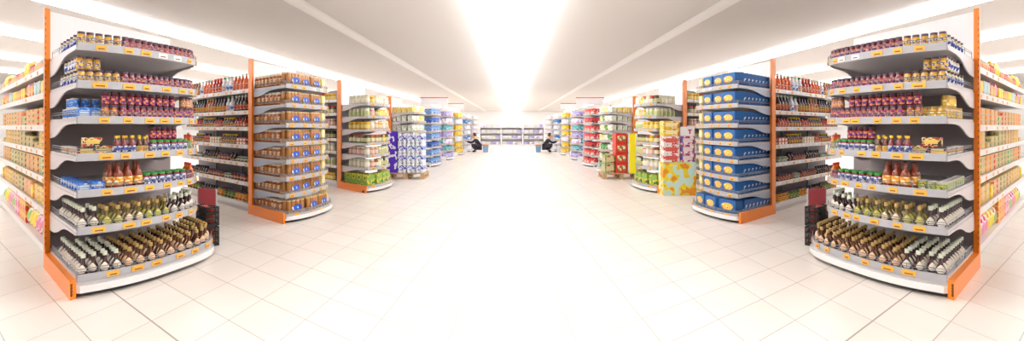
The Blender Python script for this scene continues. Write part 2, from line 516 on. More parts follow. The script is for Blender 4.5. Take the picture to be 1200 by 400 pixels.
    def row(s, proto, k, t0, t1, n, dep=.07, row='front row', zo=0., look=None, jit=.0):
        for i in range(n):
            t = t0+(t1-t0)*(i/(n-1) if n > 1 else .5)
            s.put(proto, k, t, dep, row, look, zo=zo)
    def side(s, proto, k, n, pitch, dep0=.14, t=.055, row='end row', zo=0., look=None, turn=None):
        for i in range(n): s.put(proto, k, t, dep0+i*pitch, row, look, zo=zo, turn=turn)

class Run:
    """double-sided aisle shelving behind an end display: P start of its front edge, d direction"""
    def __init__(s, side, P, d, length, levels, place, label, depth=.42, top=1.95, tags=6, base_z=.12, lip=None, wires=False):
        lip = lip or mat('rail_enamel', 'e6dedb', .4)
        s.s, s.P, s.d, s.L, s.levels, s.place, s.base_z = side, P, d, length, levels, place, base_z
        n = (d[1], -d[0]); s.nrm = n if n[1] > 0 else (-n[0], -n[1])
        s.inn = unit((-.07, 1.)); s.f = s.inn[0]*s.nrm[0]+s.inn[1]*s.nrm[1]   # the shelves lean with the floor joints
        W = s.W; root = s.root = empty('aisle_shelf', (*W(P), 0), label, 'shelf unit', 'long aisle shelves')
        quad = lambda a, b, e, f: [W(s.at(a, e)), W(s.at(b, e)), W(s.at(b, f)), W(s.at(a, f))]
        MB().prism(quad(0, length, depth, depth+.03), .05, top).build('back_panel', PANEL, root)
        MB().prism(quad(0, length, .03, depth), 0, .06).build('plinth', mat('run_plinth', 'd8d2cd', .5), root)
        bd = MB().prism(quad(0, length, 0, depth), .06, base_z).build('base_deck', lip, root)
        for k, z in enumerate(levels):
            sh = MB().prism(quad(0, length, 0, depth), z-.025, z).build('shelf', SHELF, root)
            rl = MB().prism(quad(0, length, -.012, .002), z-.045, z+.012).build('price_rail', lip, sh)
            for i in range(tags):
                a = (i+.5)/tags*min(length, 2.6)+R.uniform(-.06, .06)
                MB().prism(quad(a-.04, a+.04, -.015, -.0115), z-.036, z-.004).build('price_tag', R.choice((TAGY, TAGY, TAGW)), rl)
        a = .9
        while a < length:
            MB().prism(quad(a, a+.03, depth-.02, depth), .06, top).build('upright', RAIL, root); a += 1.2
    def W(s, p): return (s.s*p[0], p[1])
    def at(s, a, e): return add(add(s.P, s.d, a), s.inn, e)
    def lev(s, k): return s.base_z if k == len(s.levels) else s.levels[k]
    def lname(s, k): return 'bottom' if k == len(s.levels) else 'top' if k == 0 else ORD[k]
    def rz(s):
        o = (-s.s*s.nrm[0], -s.nrm[1]); return math.atan2(o[1], o[0])+math.pi/2
    def put(s, proto, k, a, layer='', dep=None, zo=0., turn=0.):
        dep = (proto.d/2+.02)/s.f if dep is None else dep
        p = s.at(a, dep)
        lay = f'{layer} ' if layer else ''
        lab = f'{proto.look}, {nth((s.place,k,layer,proto.look))} along {lay}{s.lname(k)} shelf, {s.place}'
        return proto.put((*s.W(p), s.lev(k)+zo+.0015), s.rz()+turn, lab, f'{proto.name.replace("_"," ")}s, {s.lname(k)} shelf, {s.place}')
    def fill(s, k, seq, a0=.1, a1=None, gap=.012):
        """seq: (proto, columns, layers) repeated along the shelf"""
        a = a0; a1 = a1 or s.L-.1; i = 0
        LAY = ('lowest', 'middle', 'third', 'topmost')
        while True:
            pr, cols, lays = seq[i % len(seq)]; i += 1
            if a == a0: a += pr.d*.75
            for c in range(cols):
                if a+pr.w > a1: return
                for j in range(lays):
                    s.put(pr, k, a+pr.w/2, '' if lays == 1 else LAY[j]+' layer', zo=j*pr.h)
                a += pr.w+gap
            a += .035

# ------------------------------------------------------------------ goods
GLASS = mat('bottle_brown', '5a3016', .12, spec=.6)
GLASSO = mat('bottle_olive', '6d5a20', .12, spec=.6)
GLASSD = mat('bottle_dark', '38181a', .12, spec=.6)
CREAM = mat('label_cream', 'f3dcb8', .5)
LWHITE = mat('label_white', 'e6dccb', .5)
LPEACH = mat('label_peach', 'eec49a', .5)
LGREEN = mat('label_lime', 'c9c458', .5)
GOLD = mat('cap_gold', 'b9985a', .4, .2)
CAPW = mat('cap_pale', 'cdd3c0', .4)
CAPB = mat('cap_black', '2a2528', .4)
CAPR = mat('cap_red', 'd5362c', .4)
CAPY = mat('cap_yellow', 'f2c62c', .4)
CAPG = mat('cap_green', '3f9a45', .4)
LIDD = mat('lid_dark', '584254', .35)
LIDG = mat('lid_gold', 'b59a58', .35, .3)
JRED = mat('jar_red', '7c2a30', .15, spec=.6)
JBROWN = mat('jar_amber', 'a5571f', .15, spec=.6)
JYEL = mat('jar_yellow', 'd9a53c', .15, spec=.6)
JGRN = mat('jar_green', '5d7a35', .15, spec=.6)
JCRM = mat('jar_cream', 'e6dcb4', .2, spec=.6)
PPUR = printed('print_plum', '5a2c86', 'd8574a', 'efb27c', 45, .47)
PBLU = printed('print_gold_blue', 'efc45a', '46489a', 'f3ead0', 45, .52)
PPINK = printed('print_pink', 'c85a78', '7a2f7d', 'f0c89a', 45, .5)
PBW = printed('print_blue_white', '3d4fae', 'eef0f5', None, 40, .5)
PTAN = printed('print_tan', 'dba261', '8c3f6d', 'f2dca8', 45, .52)
POR = printed('print_orange', 'ef8d2a', 'f6c443', 'fdf3d8', 40, .5)
SKYB = printed('print_sky', '2f77d8', '8fc3f5', '1b3f9f', 40, .52)
CAN_M = mat('can_metal', 'c9c7c2', .3, .7)

j_plum = jar('plum-label jar with dark lid', JRED, PPUR, LIDD)
j_gold = jar('gold-label jar with dark lid', JYEL, PBLU, LIDD)
j_wht = jar('white-label jar with dark lid', JCRM, PBW, LIDD)
j_tan = jar('tan-label jar with dark lid', JBROWN, PTAN, LIDD)
j_green = jar('blue-label jar with green lid', JRED, PBW, CAPG, h=.095, r=.026)
j_pink = jar('pink-label jar with dark lid', JRED, PPINK, LIDD, h=.075, r=.024)
j_gcan = jar('green-label jar with lime lid', JGRN, printed('print_lime', 'b9cf52', '4d8a3a', 'f0f2c8', 45, .5), CAPG, h=.08, r=.03)
j_yel = jar('yellow-label jar with gold lid', JYEL, printed('print_yel', 'f4cf3a', 'd79a1c', 'fbf0c0', 45, .5), LIDG, h=.085, r=.027)
b_white = bottle('pale-capped dressing bottle', GLASSD, LWHITE, CAPW, name='dressing_bottle', h=.145, r=.03)
b_gold = bottle('gold-capped sauce bottle', GLASS, LPEACH, GOLD, name='sauce_bottle', h=.14, r=.03)
b_olive = bottle('gold-capped olive bottle', GLASSO, LGREEN, GOLD, name='oil_bottle', h=.14, r=.03)
b_olive2 = bottle('gold-capped cream-label bottle', GLASSO, CREAM, GOLD, name='oil_bottle', h=.14, r=.03)
b_brown = bottle('tall brown bottle with yellow label', mat('bottle_rust', '8a3a1c', .12, spec=.6), POR, mat('cap_rust', '7a3b22', .4), name='syrup_bottle', h=.19, r=.03, bulb=False)
b_oj = bottle('orange bottle with yellow label', mat('bottle_orange', 'e0761f', .15), POR, CAPR, name='juice_bottle', h=.13, r=.025, bulb=False)
b_blue = bottle('yellow-capped bottle with blue label', JRED, PBW, CAPY, name='juice_bottle', h=.135, r=.023, bulb=False)
b_ylab = bottle('yellow-label bottle with yellow cap', GLASS, printed('print_amber', 'f3b52c', 'f9e2a0', None, 40, .55), CAPY, name='juice_bottle', h=.125, r=.023, bulb=False)
c_small = can('small gold-rimmed tin', CAN_M, printed('print_tin', 'c9a05c', '8d4a2c', 'efe2bd', 60, .5), h=.05, r=.028, name='small_tin')
c_blue = can('sky-blue drink tin', CAN_M, SKYB, h=.075, r=.026, name='drink_tin')
c_lime = can('lime-green low tin', CAN_M, printed('print_limetin', 'a9c24a', 'e8d84e', '4a7d36', 50, .5), h=.06, r=.03, name='small_tin')
x_blue = carton('sky-blue carton', SKYB, mat('lab_pale', 'cfe2f7', .5), .075, .06, .075, name='blue_carton')
x_bflat = carton('bright blue flat box', printed('print_cobalt', '1f5fd0', '2f86ea', 'bcd8f5', 30, .5), mat('lab_pale', 'cfe2f7', .5), .075, .1, .055, name='flat_box')
x_dark = carton('dark red-and-black box', printed('print_darkbox', '2c1f22', 'b5372c', 'e8c460', 28, .5), mat('lab_gold', 'e9cb62', .5), .1, .07, .062, name='tea_box')
x_crm = carton('red-and-cream box', printed('print_creambox', 'b9442f', 'ecd9a5', '3b2a2a', 28, .45), mat('lab_gold', 'e9cb62', .5), .11, .07, .062, name='tea_box')

def price_units(s):
    L_ = SIDE[s]
    place = f'nearest {L_} display'
    g = EndUnit(s, (3.97, 4.39), (3.03, 3.56), (2.86, 4.86), (3.87, 5.8), [1.77, 1.505, 1.255, .992, .737, .476], 2.195, place,
                f'nearest orange-framed end display on the {L_}, jars above rows of sauce bottles', bulge=.2, es=.85, base_z=.15, comp=.36)
    # top
    g.side(j_wht, 0, 6, .14)
    g.row(j_gold, 0, .045, .27, 5); g.row(j_plum, 0, .325, .965, 16)
    # second
    g.side(j_wht, 1, 6, .14)
    g.row(j_gold, 1, .045, .27, 5); g.row(j_plum, 1, .325, .965, 16)
    g.row(j_gold, 1, .05, .15, 3, .14, 'second row'); g.row(j_gold, 1, .05, .15, 3, .14, 'upper second row', zo=.1)
    g.side(j_wht, 1, 4, .12, dep0=.26, row='upper end row', zo=.1)
    # third
    if s < 0:
        g.row(x_blue, 2, .05, .125, 2, .085); g.side(c_blue, 2, 7, .085, dep0=.2)
        g.row(c_blue, 2, .05, .17, 3, .3, 'second row'); g.row(c_blue, 2, .05, .17, 3, .3, 'upper second row', zo=.075)
        g.side(c_blue, 2, 3, .085, dep0=.37, row='upper end row', zo=.075)
    else:
        g.row(j_yel, 2, .05, .15, 3, .08); g.side(j_yel, 2, 9, .075, dep0=.16)
        g.side(j_yel, 2, 4, .075, dep0=.235, row='upper end row', zo=.085); g.row(j_yel, 2, .1, .15, 2, .235, 'upper second row', zo=.085) if False else None
    g.row(j_tan, 2, .2, .255, 2); g.row(j_plum, 2, .315, .965, 16)
    g.row(j_tan, 2, .21, .26, 2, .14, 'second row'); g.row(j_plum, 2, .31, .95, 14, .14, 'second row')
    g.row(j_plum, 2, .22, .7, 10, .14, 'upper second row', zo=.1); g.row(j_tan, 2, .8, .93, 4, .14, 'upper second row', zo=.1)
    # fourth
    g.side(c_small, 3, 9, .075, dep0=.17)
    g.row(x_dark, 3, .065, .065, 1, .085); g.row(x_crm, 3, .175, .175, 1, .085)
    g.row(x_crm, 3, .09, .09, 1, .2, 'second row'); g.row(x_dark, 3, .19, .19, 1, .2, 'second row')
    g.row(x_crm, 3, .13, .13, 1, .14, 'upper row', zo=.062)
    g.row(b_blue, 3, .27, .38, 3); g.row(b_ylab, 3, .425, .47, 2)
    g.row(b_blue, 3, .3, .5, 5, .15, 'second row')
    g.row(j_green, 3, .53, .79, 6); g.row(j_gcan, 3, .85, .85, 1); g.row(b_oj, 3, .905, .965, 2)
    g.row(j_plum, 3, .55, .78, 6, .16, 'second row'); g.row(j_plum, 3, .55, .72, 5, .16, 'upper second row', zo=.1)
    g.row(b_oj, 3, .83, .95, 3, .16, 'second row')
    # fifth
    if s < 0:
        g.row(x_bflat, 4, .055, .135, 2, .1); g.side(x_bflat, 4, 6, .11, dep0=.22); g.row(x_bflat, 4, .145, .145, 1, .22, 'second row')
    else:
        g.row(c_lime, 4, .05, .16, 3, .08); g.side(c_lime, 4, 10, .075, dep0=.16); g.row(c_lime, 4, .11, .16, 2, .16, 'second row')
    g.row(b_brown, 4, .225, .42, 4, .09); g.row(b_brown, 4, .225, .42, 4, .18, 'second row')
    g.row(j_green, 4, .475, .77, 6); g.row(j_green, 4, .475, .77, 6, .15, 'second row')
    g.row(j_pink, 4, .815, .865, 2); g.row(b_oj, 4, .91, .965, 2); g.row(b_oj, 4, .83, .95, 3, .16, 'second row')
    # sixth: three rows
    for r in range(3):
        rn = ORD[r]+' row' if r else 'front row'
        dp = .06+.1*r
        g.row(b_white, 5, .04, .12, 2, dp, rn)
        g.row(b_olive, 5, .205, .275, 2, dp, rn); g.row(b_olive2, 5, .345, .415, 2, dp, rn); g.row(b_olive, 5, .485, .62, 3, dp, rn)
        g.row(b_white, 5, .69, .96, 5, dp, rn)
    g.side(b_white, 5, 6, .095, dep0=.36, t=.04)
    # bottom
    for r in range(8):
        rn = ORD[r]+' row' if r else 'front row'
        dp = .05+.092*r
        g.row(b_white, 6, .03, .235, 4, dp, rn)
        g.row(b_gold, 6, .30, .965, 11, dp, rn)
    g.side(b_white, 6, 2, .1, dep0=.8, t=.035)
    return g

for s in (-1, 1): price_units(s)

# ------------------------------------------------------------------ more goods
p_jars = multipack('blue-oval amber jar multipack', mat('kraft_tray', 'c9a070', .6), mat('jar_honey', 'b5793c', .15, spec=.6), printed('print_blueoval', '2b55c4', '3f74e0', 'e6ecf8', 22, .55), mat('cap_tan', 'd8b98a', .4), .25, .14, .165)
x_blueoval = carton('yellow-oval blue carton', mat('carton_blue', '2a67ab', .45), printed('print_yeloval', 'f2c24a', 'f6dc92', 'd08a2a', 22, .55), .25, .14, .168, name='oval_carton', oval=True)
j_amber = jar('amber jar with cream cap', JBROWN, printed('print_amberlab', 'b86a2c', 'd89a55', 'f2e2c4', 40, .52), mat('cap_cream', 'efe3c8', .4), h=.16, r=.045, name='honey_jar')
x_bluebox = carton('slim blue carton', mat('carton_blue', '2a67ab', .45), printed('print_whitemark', '2a67ab', 'dfe8f2', None, 14, .56), .1, .1, .165, name='blue_carton')
x_ybox = carton('pale yellow carton', mat('carton_paleyellow', 'f3df8a', .5), printed('print_paleyel', 'f3ecd2', 'f0cf62', 'e9e2f0', 16, .5), .15, .12, .165, name='yellow_carton')

def rnd_can(look, a, b, c, w=.31, h=.058, parts=True):
    """a shrink-wrapped tray of low tins: seen from the aisle as a block with round ends"""
    m = printed('tray_'+a+b, a, b, c, 20, .48)
    body = MB()
    for i in range(3): body.lathe([(w/6*.9, 0), (w/6, .004), (w/6, h-.004), (w/6*.9, h)], 10, ((i-1)*w/3, 0))
    body.box((0, 0, h*.5), (w*.66, w/3*.96, h*.9))
    lab = MB()
    for i in range(3): lab.lathe([(w/6+.0008, h*.14), (w/6+.0008, h*.86)], 10, ((i-1)*w/3, 0), closed=False)
    return Proto('tin_tray', 'tins', look, body.mesh('tray_body', mat('tin_gilt', 'd2b06a', .35, .3), True), [('label', lab.mesh('tray_label', m, True), (0, 0, 0)),
                 ('wrap', MB().box((0, -w/6*.4, h*.06), (w*.97, w/3*.55, h*.1)).mesh('tray_wrap', mat('tray_card', 'd8c9a8', .6)), (0, 0, 0))], h, w, w/3+.004)
t_peach = rnd_can('peach-label tin tray', 'ee9a58', 'e2743c', 'f4c890')
t_yell = rnd_can('yellow-label tin tray', 'f2bf2e', 'e8962a', 'f6dc7a')
t_green = rnd_can('green-label tin tray', '5aa85a', 'dfe8c0', '2f8a4a')
t_oran = rnd_can('orange-label tin tray', 'f0862a', 'f2b84a', 'd8452a')
t_grey = rnd_can('grey-green-label tin tray', '8a9a62', 'c8b878', '6a6a4a')
t_tan = rnd_can('tan-label tin tray', 'd09a48', 'b0783a', 'e8cc8a')
t_red = rnd_can('red-and-peach tin tray', 'd8483c', 'f2b08a', 'e88a5a')
def box(look, a, b, c, lab, w, d, h, name='snack_box', sc=14):
    return carton(look, printed('box_'+a+b+str(int(w*100)), a, b, c, sc, .5), mat('lab_'+b, b, .5), w, d, h, name)
x_pink = box('pink-and-white snack box', 'e0709a', 'f4c4d0', 'cf2f60', 'f8f0ea', .2, .14, .13)
x_yel = box('yellow snack box', 'f4c61e', 'f6dc5a', 'ee9418', 'fbf4d8', .2, .14, .14)
x_org = box('orange snack box', 'ee8a30', 'f6c070', 'd84a28', 'fbe9cf', .2, .14, .13)
x_pal = box('pale blue-grey box', 'a4c0c4', 'c4d8d4', '86a8ae', 'f0f4f2', .22, .14, .15)
x_gw = box('green-and-white box', '6fb86a', 'eef3e4', '3f9a5a', 'f4f7ee', .2, .14, .13)
g_yel = bag('yellow snack bag', printed('bag_y', 'f4d832', 'f7ee9a', 'e8a31f', 12, .5), .2, .12, .2)
g_pink = bag('pink snack bag', printed('bag_p', 'ee8fb0', 'f9e3ea', 'd6336a', 12, .5), .2, .12, .2)
g_grn = bag('green-and-white snack bag', printed('bag_g', 'a9c77a', 'f3efe2', 'e0705a', 12, .5), .2, .12, .2)
j_rose = jar('rosy jar with red lid', mat('jar_rose', 'e0907a', .2), printed('print_rose', 'ec8a6a', 'cf4a48', 'f4cdb0', 30, .5), CAPR, h=.12, r=.06, name='fruit_jar')
j_peach = jar('peach jar with white lid', mat('jar_peach', 'f0c08a', .2), printed('print_peachj', 'f0b468', 'e27a2c', 'f6dcae', 30, .5), CAPW, h=.12, r=.06, name='fruit_jar')

# run behind the second display: bottles and jars
def tall(look, body, lab, cap, h=.24, r=.042, name='ketchup_bottle'):
    return bottle(look, body, lab, cap, h, r, name, bulb=False, seg=10)
BRED = mat('bottle_red', 'a8281e', .2); BOR = mat('bottle_tangerine', 'e2632a', .2); BWH = mat('bottle_white', 'eceaf0', .3)
k_or = tall('orange-red ketchup bottle', BOR, printed('print_ket', 'f07a4a', 'c8341e', 'f8e0c8', 24, .5), CAPW)
k_red = tall('red ketchup bottle with red cap', BRED, printed('print_ket2', 'd8402e', 'f3d9a8', '8a1c1a', 24, .5), CAPR)
k_blu = tall('white bottle with blue label', BWH, printed('print_wb', '4a78c8', 'eef2f8', None, 24, .5), CAPW)
k_grn = tall('white bottle with green cap', BWH, printed('print_wg', 'e9c9b0', 'c85a4a', 'f4ece0', 24, .5), CAPG)
k_drk = tall('dark red bottle with white cap', GLASSD, printed('print_drk', 'b8442c', 'e8a06a', '6a1c1c', 24, .5), CAPW)
k_blk = tall('dark bottle with black cap', GLASSD, printed('print_blk', 'c8782c', 'e8c04a', '5a1c2c', 24, .5), CAPB)
k_tan = tall('amber bottle with gold cap', JBROWN, printed('print_tanb', 'e0a04a', 'c8502c', 'f0dcb0', 24, .5), GOLD)
s_yc = tall('squat brown bottle with yellow cap', GLASS, printed('print_syc', 'd8a04a', '8a3c1c', 'f0e0b8', 24, .5), CAPY, .15, .042, 'spice_bottle')
s_rc = tall('squat red bottle with dark cap', BRED, printed('print_src', 'c85a3c', 'f0d0a0', '701c1c', 24, .5), CAPB, .15, .042, 'spice_bottle')
s_dk = tall('small black-capped bottle', GLASSD, printed('print_sdk', '5a3a2c', 'a8884a', 'd8d0c0', 24, .52), CAPB, .13, .042, 'spice_bottle')
s_pl = jar('low pale-green-label jar', JGRN, printed('print_spl', 'a8b8a0', 'e0e0d0', '7a6a5a', 24, .5), mat('lid_grey', 'c0c0c0', .3, .5), .08, .045, 'relish_jar')
s_rd = jar('low red-brown relish jar', JRED, printed('print_srd', 'a8503c', 'd8b090', '6a2c2c', 24, .5), LIDD, .1, .045, 'relish_jar')
s_gr = jar('green pickle jar with dark lid', JGRN, printed('print_sgr', '5a7a3c', 'd8c86a', '3a4a2c', 24, .5), LIDD, .13, .05, 'pickle_jar')
s_oy = jar('orange pepper jar with dark lid', JYEL, printed('print_soy', 'e08a2c', 'f0c85a', 'a83a1c', 24, .5), LIDD, .13, .05, 'pickle_jar')
x_scr = carton('small cream spice box', printed('print_scr', 'ecd8a8', 'f4ecd4', 'c8503c', 24, .5), mat('lab_cream2', 'f4ecd8', .5), .1, .06, .05, name='spice_box')
x_srd = carton('small red spice box', printed('print_srdb', 'd86a5a', 'f0c8b8', 'a83a2c', 24, .5), mat('lab_cream2', 'f4ecd8', .5), .1, .06, .05, name='spice_box')

def second_units(s):
    L_ = SIDE[s]
    # aisle run behind the nearest display
    r = Run(s, (4.01, 4.43), unit((.94, .83)), 5.4, [1.72, 1.49, 1.2, .977, .733, .45], f'nearest {L_} aisle',
            f'long white aisle shelf of tins and snacks on the far {L_}', depth=.45)
    r.fill(0, [(j_rose, 3, 1), (j_peach, 4, 1), (j_rose, 3, 1), (g_yel, 2, 1), (j_peach, 3, 1)], a1=4.75)
    r.fill(1, [(x_yel, 2, 1), (x_pal, 2, 1), (x_org, 2, 1), (g_pink, 1, 1), (x_yel, 2, 1), (x_org, 2, 1)], a1=4.75)
    r.fill(2, [(t_peach, 2, 3), (t_oran, 1, 3), (t_peach, 2, 3), (t_green, 1, 2), (t_red, 2, 3), (t_tan, 2, 3)], a1=4.75)
    r.fill(3, [(t_yell, 2, 3), (t_tan, 1, 1), (t_grey, 2, 2), (t_grey, 2, 3), (t_tan, 3, 3)], a1=4.75)
    r.fill(4, [(t_green, 2, 3), (t_oran, 2, 3), (t_red, 1, 3), (t_grey, 3, 3)], a1=4.75)
    r.fill(5, [(t_yell, 3, 3), (x_yel, 1, 1), (t_red, 2, 3), (t_grey, 2, 3), (t_tan, 2, 3)], a1=4.75)
    r.fill(6, [(g_grn, 2, 1), (g_pink, 2, 1), (g_yel, 2, 1), (g_grn, 1, 1), (x_org, 3, 2), (x_pink, 2, 2)], a1=4.75)
    # second display
    place = f'second {L_} display'
    goods = 'amber jar packs' if s < 0 else 'blue cartons'
    g = EndUnit(s, (3.61, 7.06), (2.79, 6.3), (2.68, 7.5), (3.5, 8.3), [1.71, 1.47, 1.22, .99, .77, .555, .345], 2.12, place,
                f'second orange-framed end display on the {L_}, filled with {goods}', bulge=.15, es=.95, tags=5, detail=1, bracket=GREYSIDE, base_z=.1, comp=0., post=.125, sb=.35)
    pk, sd = (p_jars, j_amber) if s < 0 else (x_blueoval, x_bluebox)
    for k in range(8):
        g.put(x_ybox, k, .91, .08, 'front row')
        for i, t in enumerate((.13, .36, .6)): g.put(pk, k, t, .12, 'front row')
        for i in range(7): g.put(sd, k, .05, .28+.115*i, 'end row')
        g.put(sd, k, .15, .4, 'second end row')
        
    # run of bottles behind it
    r = Run(s, (3.65, 7.1), unit((.82, .76)), 3.1, [1.71, 1.41, 1.18, .93, .68, .41], f'second {L_} aisle',
            f'white aisle shelf of sauce bottles behind the nearest {L_} display', depth=.42, tags=10)
    r.fill(0, [(k_or, 4, 1), (k_blu, 2, 1), (k_grn, 1, 1), (k_red, 3, 1), (k_or, 3, 1), (k_blu, 1, 1), (k_tan, 4, 1)], gap=.05)
    r.fill(1, [(k_drk, 4, 1), (k_blu, 1, 1), (k_grn, 1, 1), (k_blk, 4, 1), (k_tan, 3, 1), (k_blk, 4, 1)], gap=.04)
    r.fill(2, [(s_rc, 4, 1), (s_yc, 4, 1), (s_rc, 3, 1), (s_yc, 5, 1)], gap=.03)
    r.fill(3, [(x_srd, 3, 2), (s_yc, 6, 1), (x_scr, 4, 2), (s_rc, 3, 1), (s_yc, 4, 1)], gap=.02)
    r.fill(4, [(s_pl, 3, 1), (s_dk, 2, 1), (s_rd, 4, 1), (s_dk, 6, 1), (s_pl, 3, 1)], gap=.03)
    r.fill(5, [(s_rd, 5, 1), (s_pl, 2, 1), (s_rd, 6, 1), (s_dk, 6, 1)], gap=.03)
    r.fill(6, [(s_oy, 3, 1), (s_gr, 3, 1), (s_oy, 2, 1), (s_dk, 6, 1), (s_gr, 3, 1)], gap=.04)
for s in (-1, 1): second_units(s)

# ------------------------------------------------------------------ third display and everything beyond it
def plain(name, cat, look, body, lid, lab, h, r):
    """a small jar seen from far away: glass, label band and lid in one mesh"""
    b = MB()
    b.lathe([(r*.92, 0), (r, .006), (r, h*.72), (r*.8, h*.82), (r*.8, h*.84)], 10)
    b.mi = 1; b.lathe([(r*.9, h*.82), (r*.9, h)], 10)
    b.mi = 2; b.lathe([(r+.001, h*.15), (r+.001, h*.62)], 10, closed=False)
    return Proto(name, cat, look, b.mesh(name, [body, lid, lab], True), [], h, 2*r, 2*r)
def fbox(look, a, b, c, w, d, h, name, sc=10, cat='box'):
    m = printed('far_'+a+b, a, b, c, sc, .5)
    return carton(look, m, m, w, d, h, name, cat, parts=False)
LW = mat('lab_plain', 'efe9d8', .5)
q_crm = plain('mayonnaise_jar', 'jar', 'cream mayonnaise jar with white lid', JCRM, CAPW, LW, .16, .05)
q_grn = plain('mayonnaise_jar', 'jar', 'cream jar with pale green label', JCRM, CAPW, mat('lab_sage', 'c2cb8e', .5), .15, .05)
q_yel = plain('mustard_jar', 'jar', 'yellow mustard jar with yellow lid', JYEL, CAPY, mat('lab_mustard', 'f3dc7a', .5), .14, .05)
q_red = plain('pickle_jar', 'jar', 'green pickle jar with red lid', JGRN, CAPR, mat('lab_cream3', 'e9dcb8', .5), .15, .05)
q_blk = plain('olive_jar', 'jar', 'dark olive jar with black lid', mat('jar_olive', '5a5a30', .2), CAPB, mat('lab_olive', 'c8c08a', .5), .15, .05)
q_pnk = plain('relish_jar', 'jar', 'pink relish jar with cream lid', mat('jar_pink', 'd89a90', .2), mat('cap_cream', 'efe3c8', .4), mat('lab_rose', 'f0c8b8', .5), .15, .05)
f_gy = fbox('green-and-yellow carton', '8ab04a', 'f0d84a', '4a8a3c', .2, .16, .2, 'mix_carton')
f_wh = fbox('white carton with green print', 'f0f0e8', 'b8d088', 'f6f4ec', .17, .14, .15, 'mix_carton')
f_ye = fbox('yellow carton with white print', 'f4e08a', 'f0c838', 'faf4d8', .17, .14, .15, 'mix_carton')
f_gn = fbox('dark green carton', '5a9a5a', 'c8dca8', '3a7a4a', .17, .14, .15, 'mix_carton')
f_bl = fbox('light blue pack', '6a9ad8', 'b8d0f0', '3a66b8', .2, .15, .16, 'water_pack')
f_db = fbox('deep blue pack', '2f5ab0', '7aa0e0', '1f3f90', .2, .15, .16, 'water_pack')
f_rd = fbox('red pack', 'd83a3a', 'f08a7a', 'f4dcd0', .2, .15, .16, 'crisp_pack')
f_dr = fbox('dark red pack', 'b82430', 'e05a50', '7a1820', .2, .15, .16, 'crisp_pack')
f_lv = fbox('lavender pack', 'b0a4dc', 'dcd6f2', '8a7ac8', .22, .15, .17, 'tissue_pack')
f_wl = fbox('white-and-lilac pack', 'f0eef8', 'c8bce8', 'e89ac0', .22, .15, .17, 'tissue_pack')
f_tl = fbox('teal pack', '5ab0b8', 'b8e0dc', '2f8a98', .22, .15, .17, 'tissue_pack')
f_yw = fbox('bright yellow pack', 'f4cc30', 'f8e890', 'e89a20', .24, .15, .19, 'detergent_pack')
f_ww = fbox('white pack with blue print', 'f2f4f8', 'c8d8ec', 'f8f8fa', .24, .15, .19, 'detergent_pack')
f_bw = fbox('blue-and-white pack', '4a86cc', 'd8e6f4', 'f0f4f8', .24, .15, .19, 'detergent_pack')
f_pal = fbox('pale mixed pack', 'e6dee8', 'd4ccd6', 'f0ece8', .26, .15, .18, 'household_pack')  # distance haze put into the colours of these two packs as paleness
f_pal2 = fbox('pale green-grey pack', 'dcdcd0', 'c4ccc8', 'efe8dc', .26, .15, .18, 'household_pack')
WFR = mat('pale_frame', 'e8e6e6', .45)

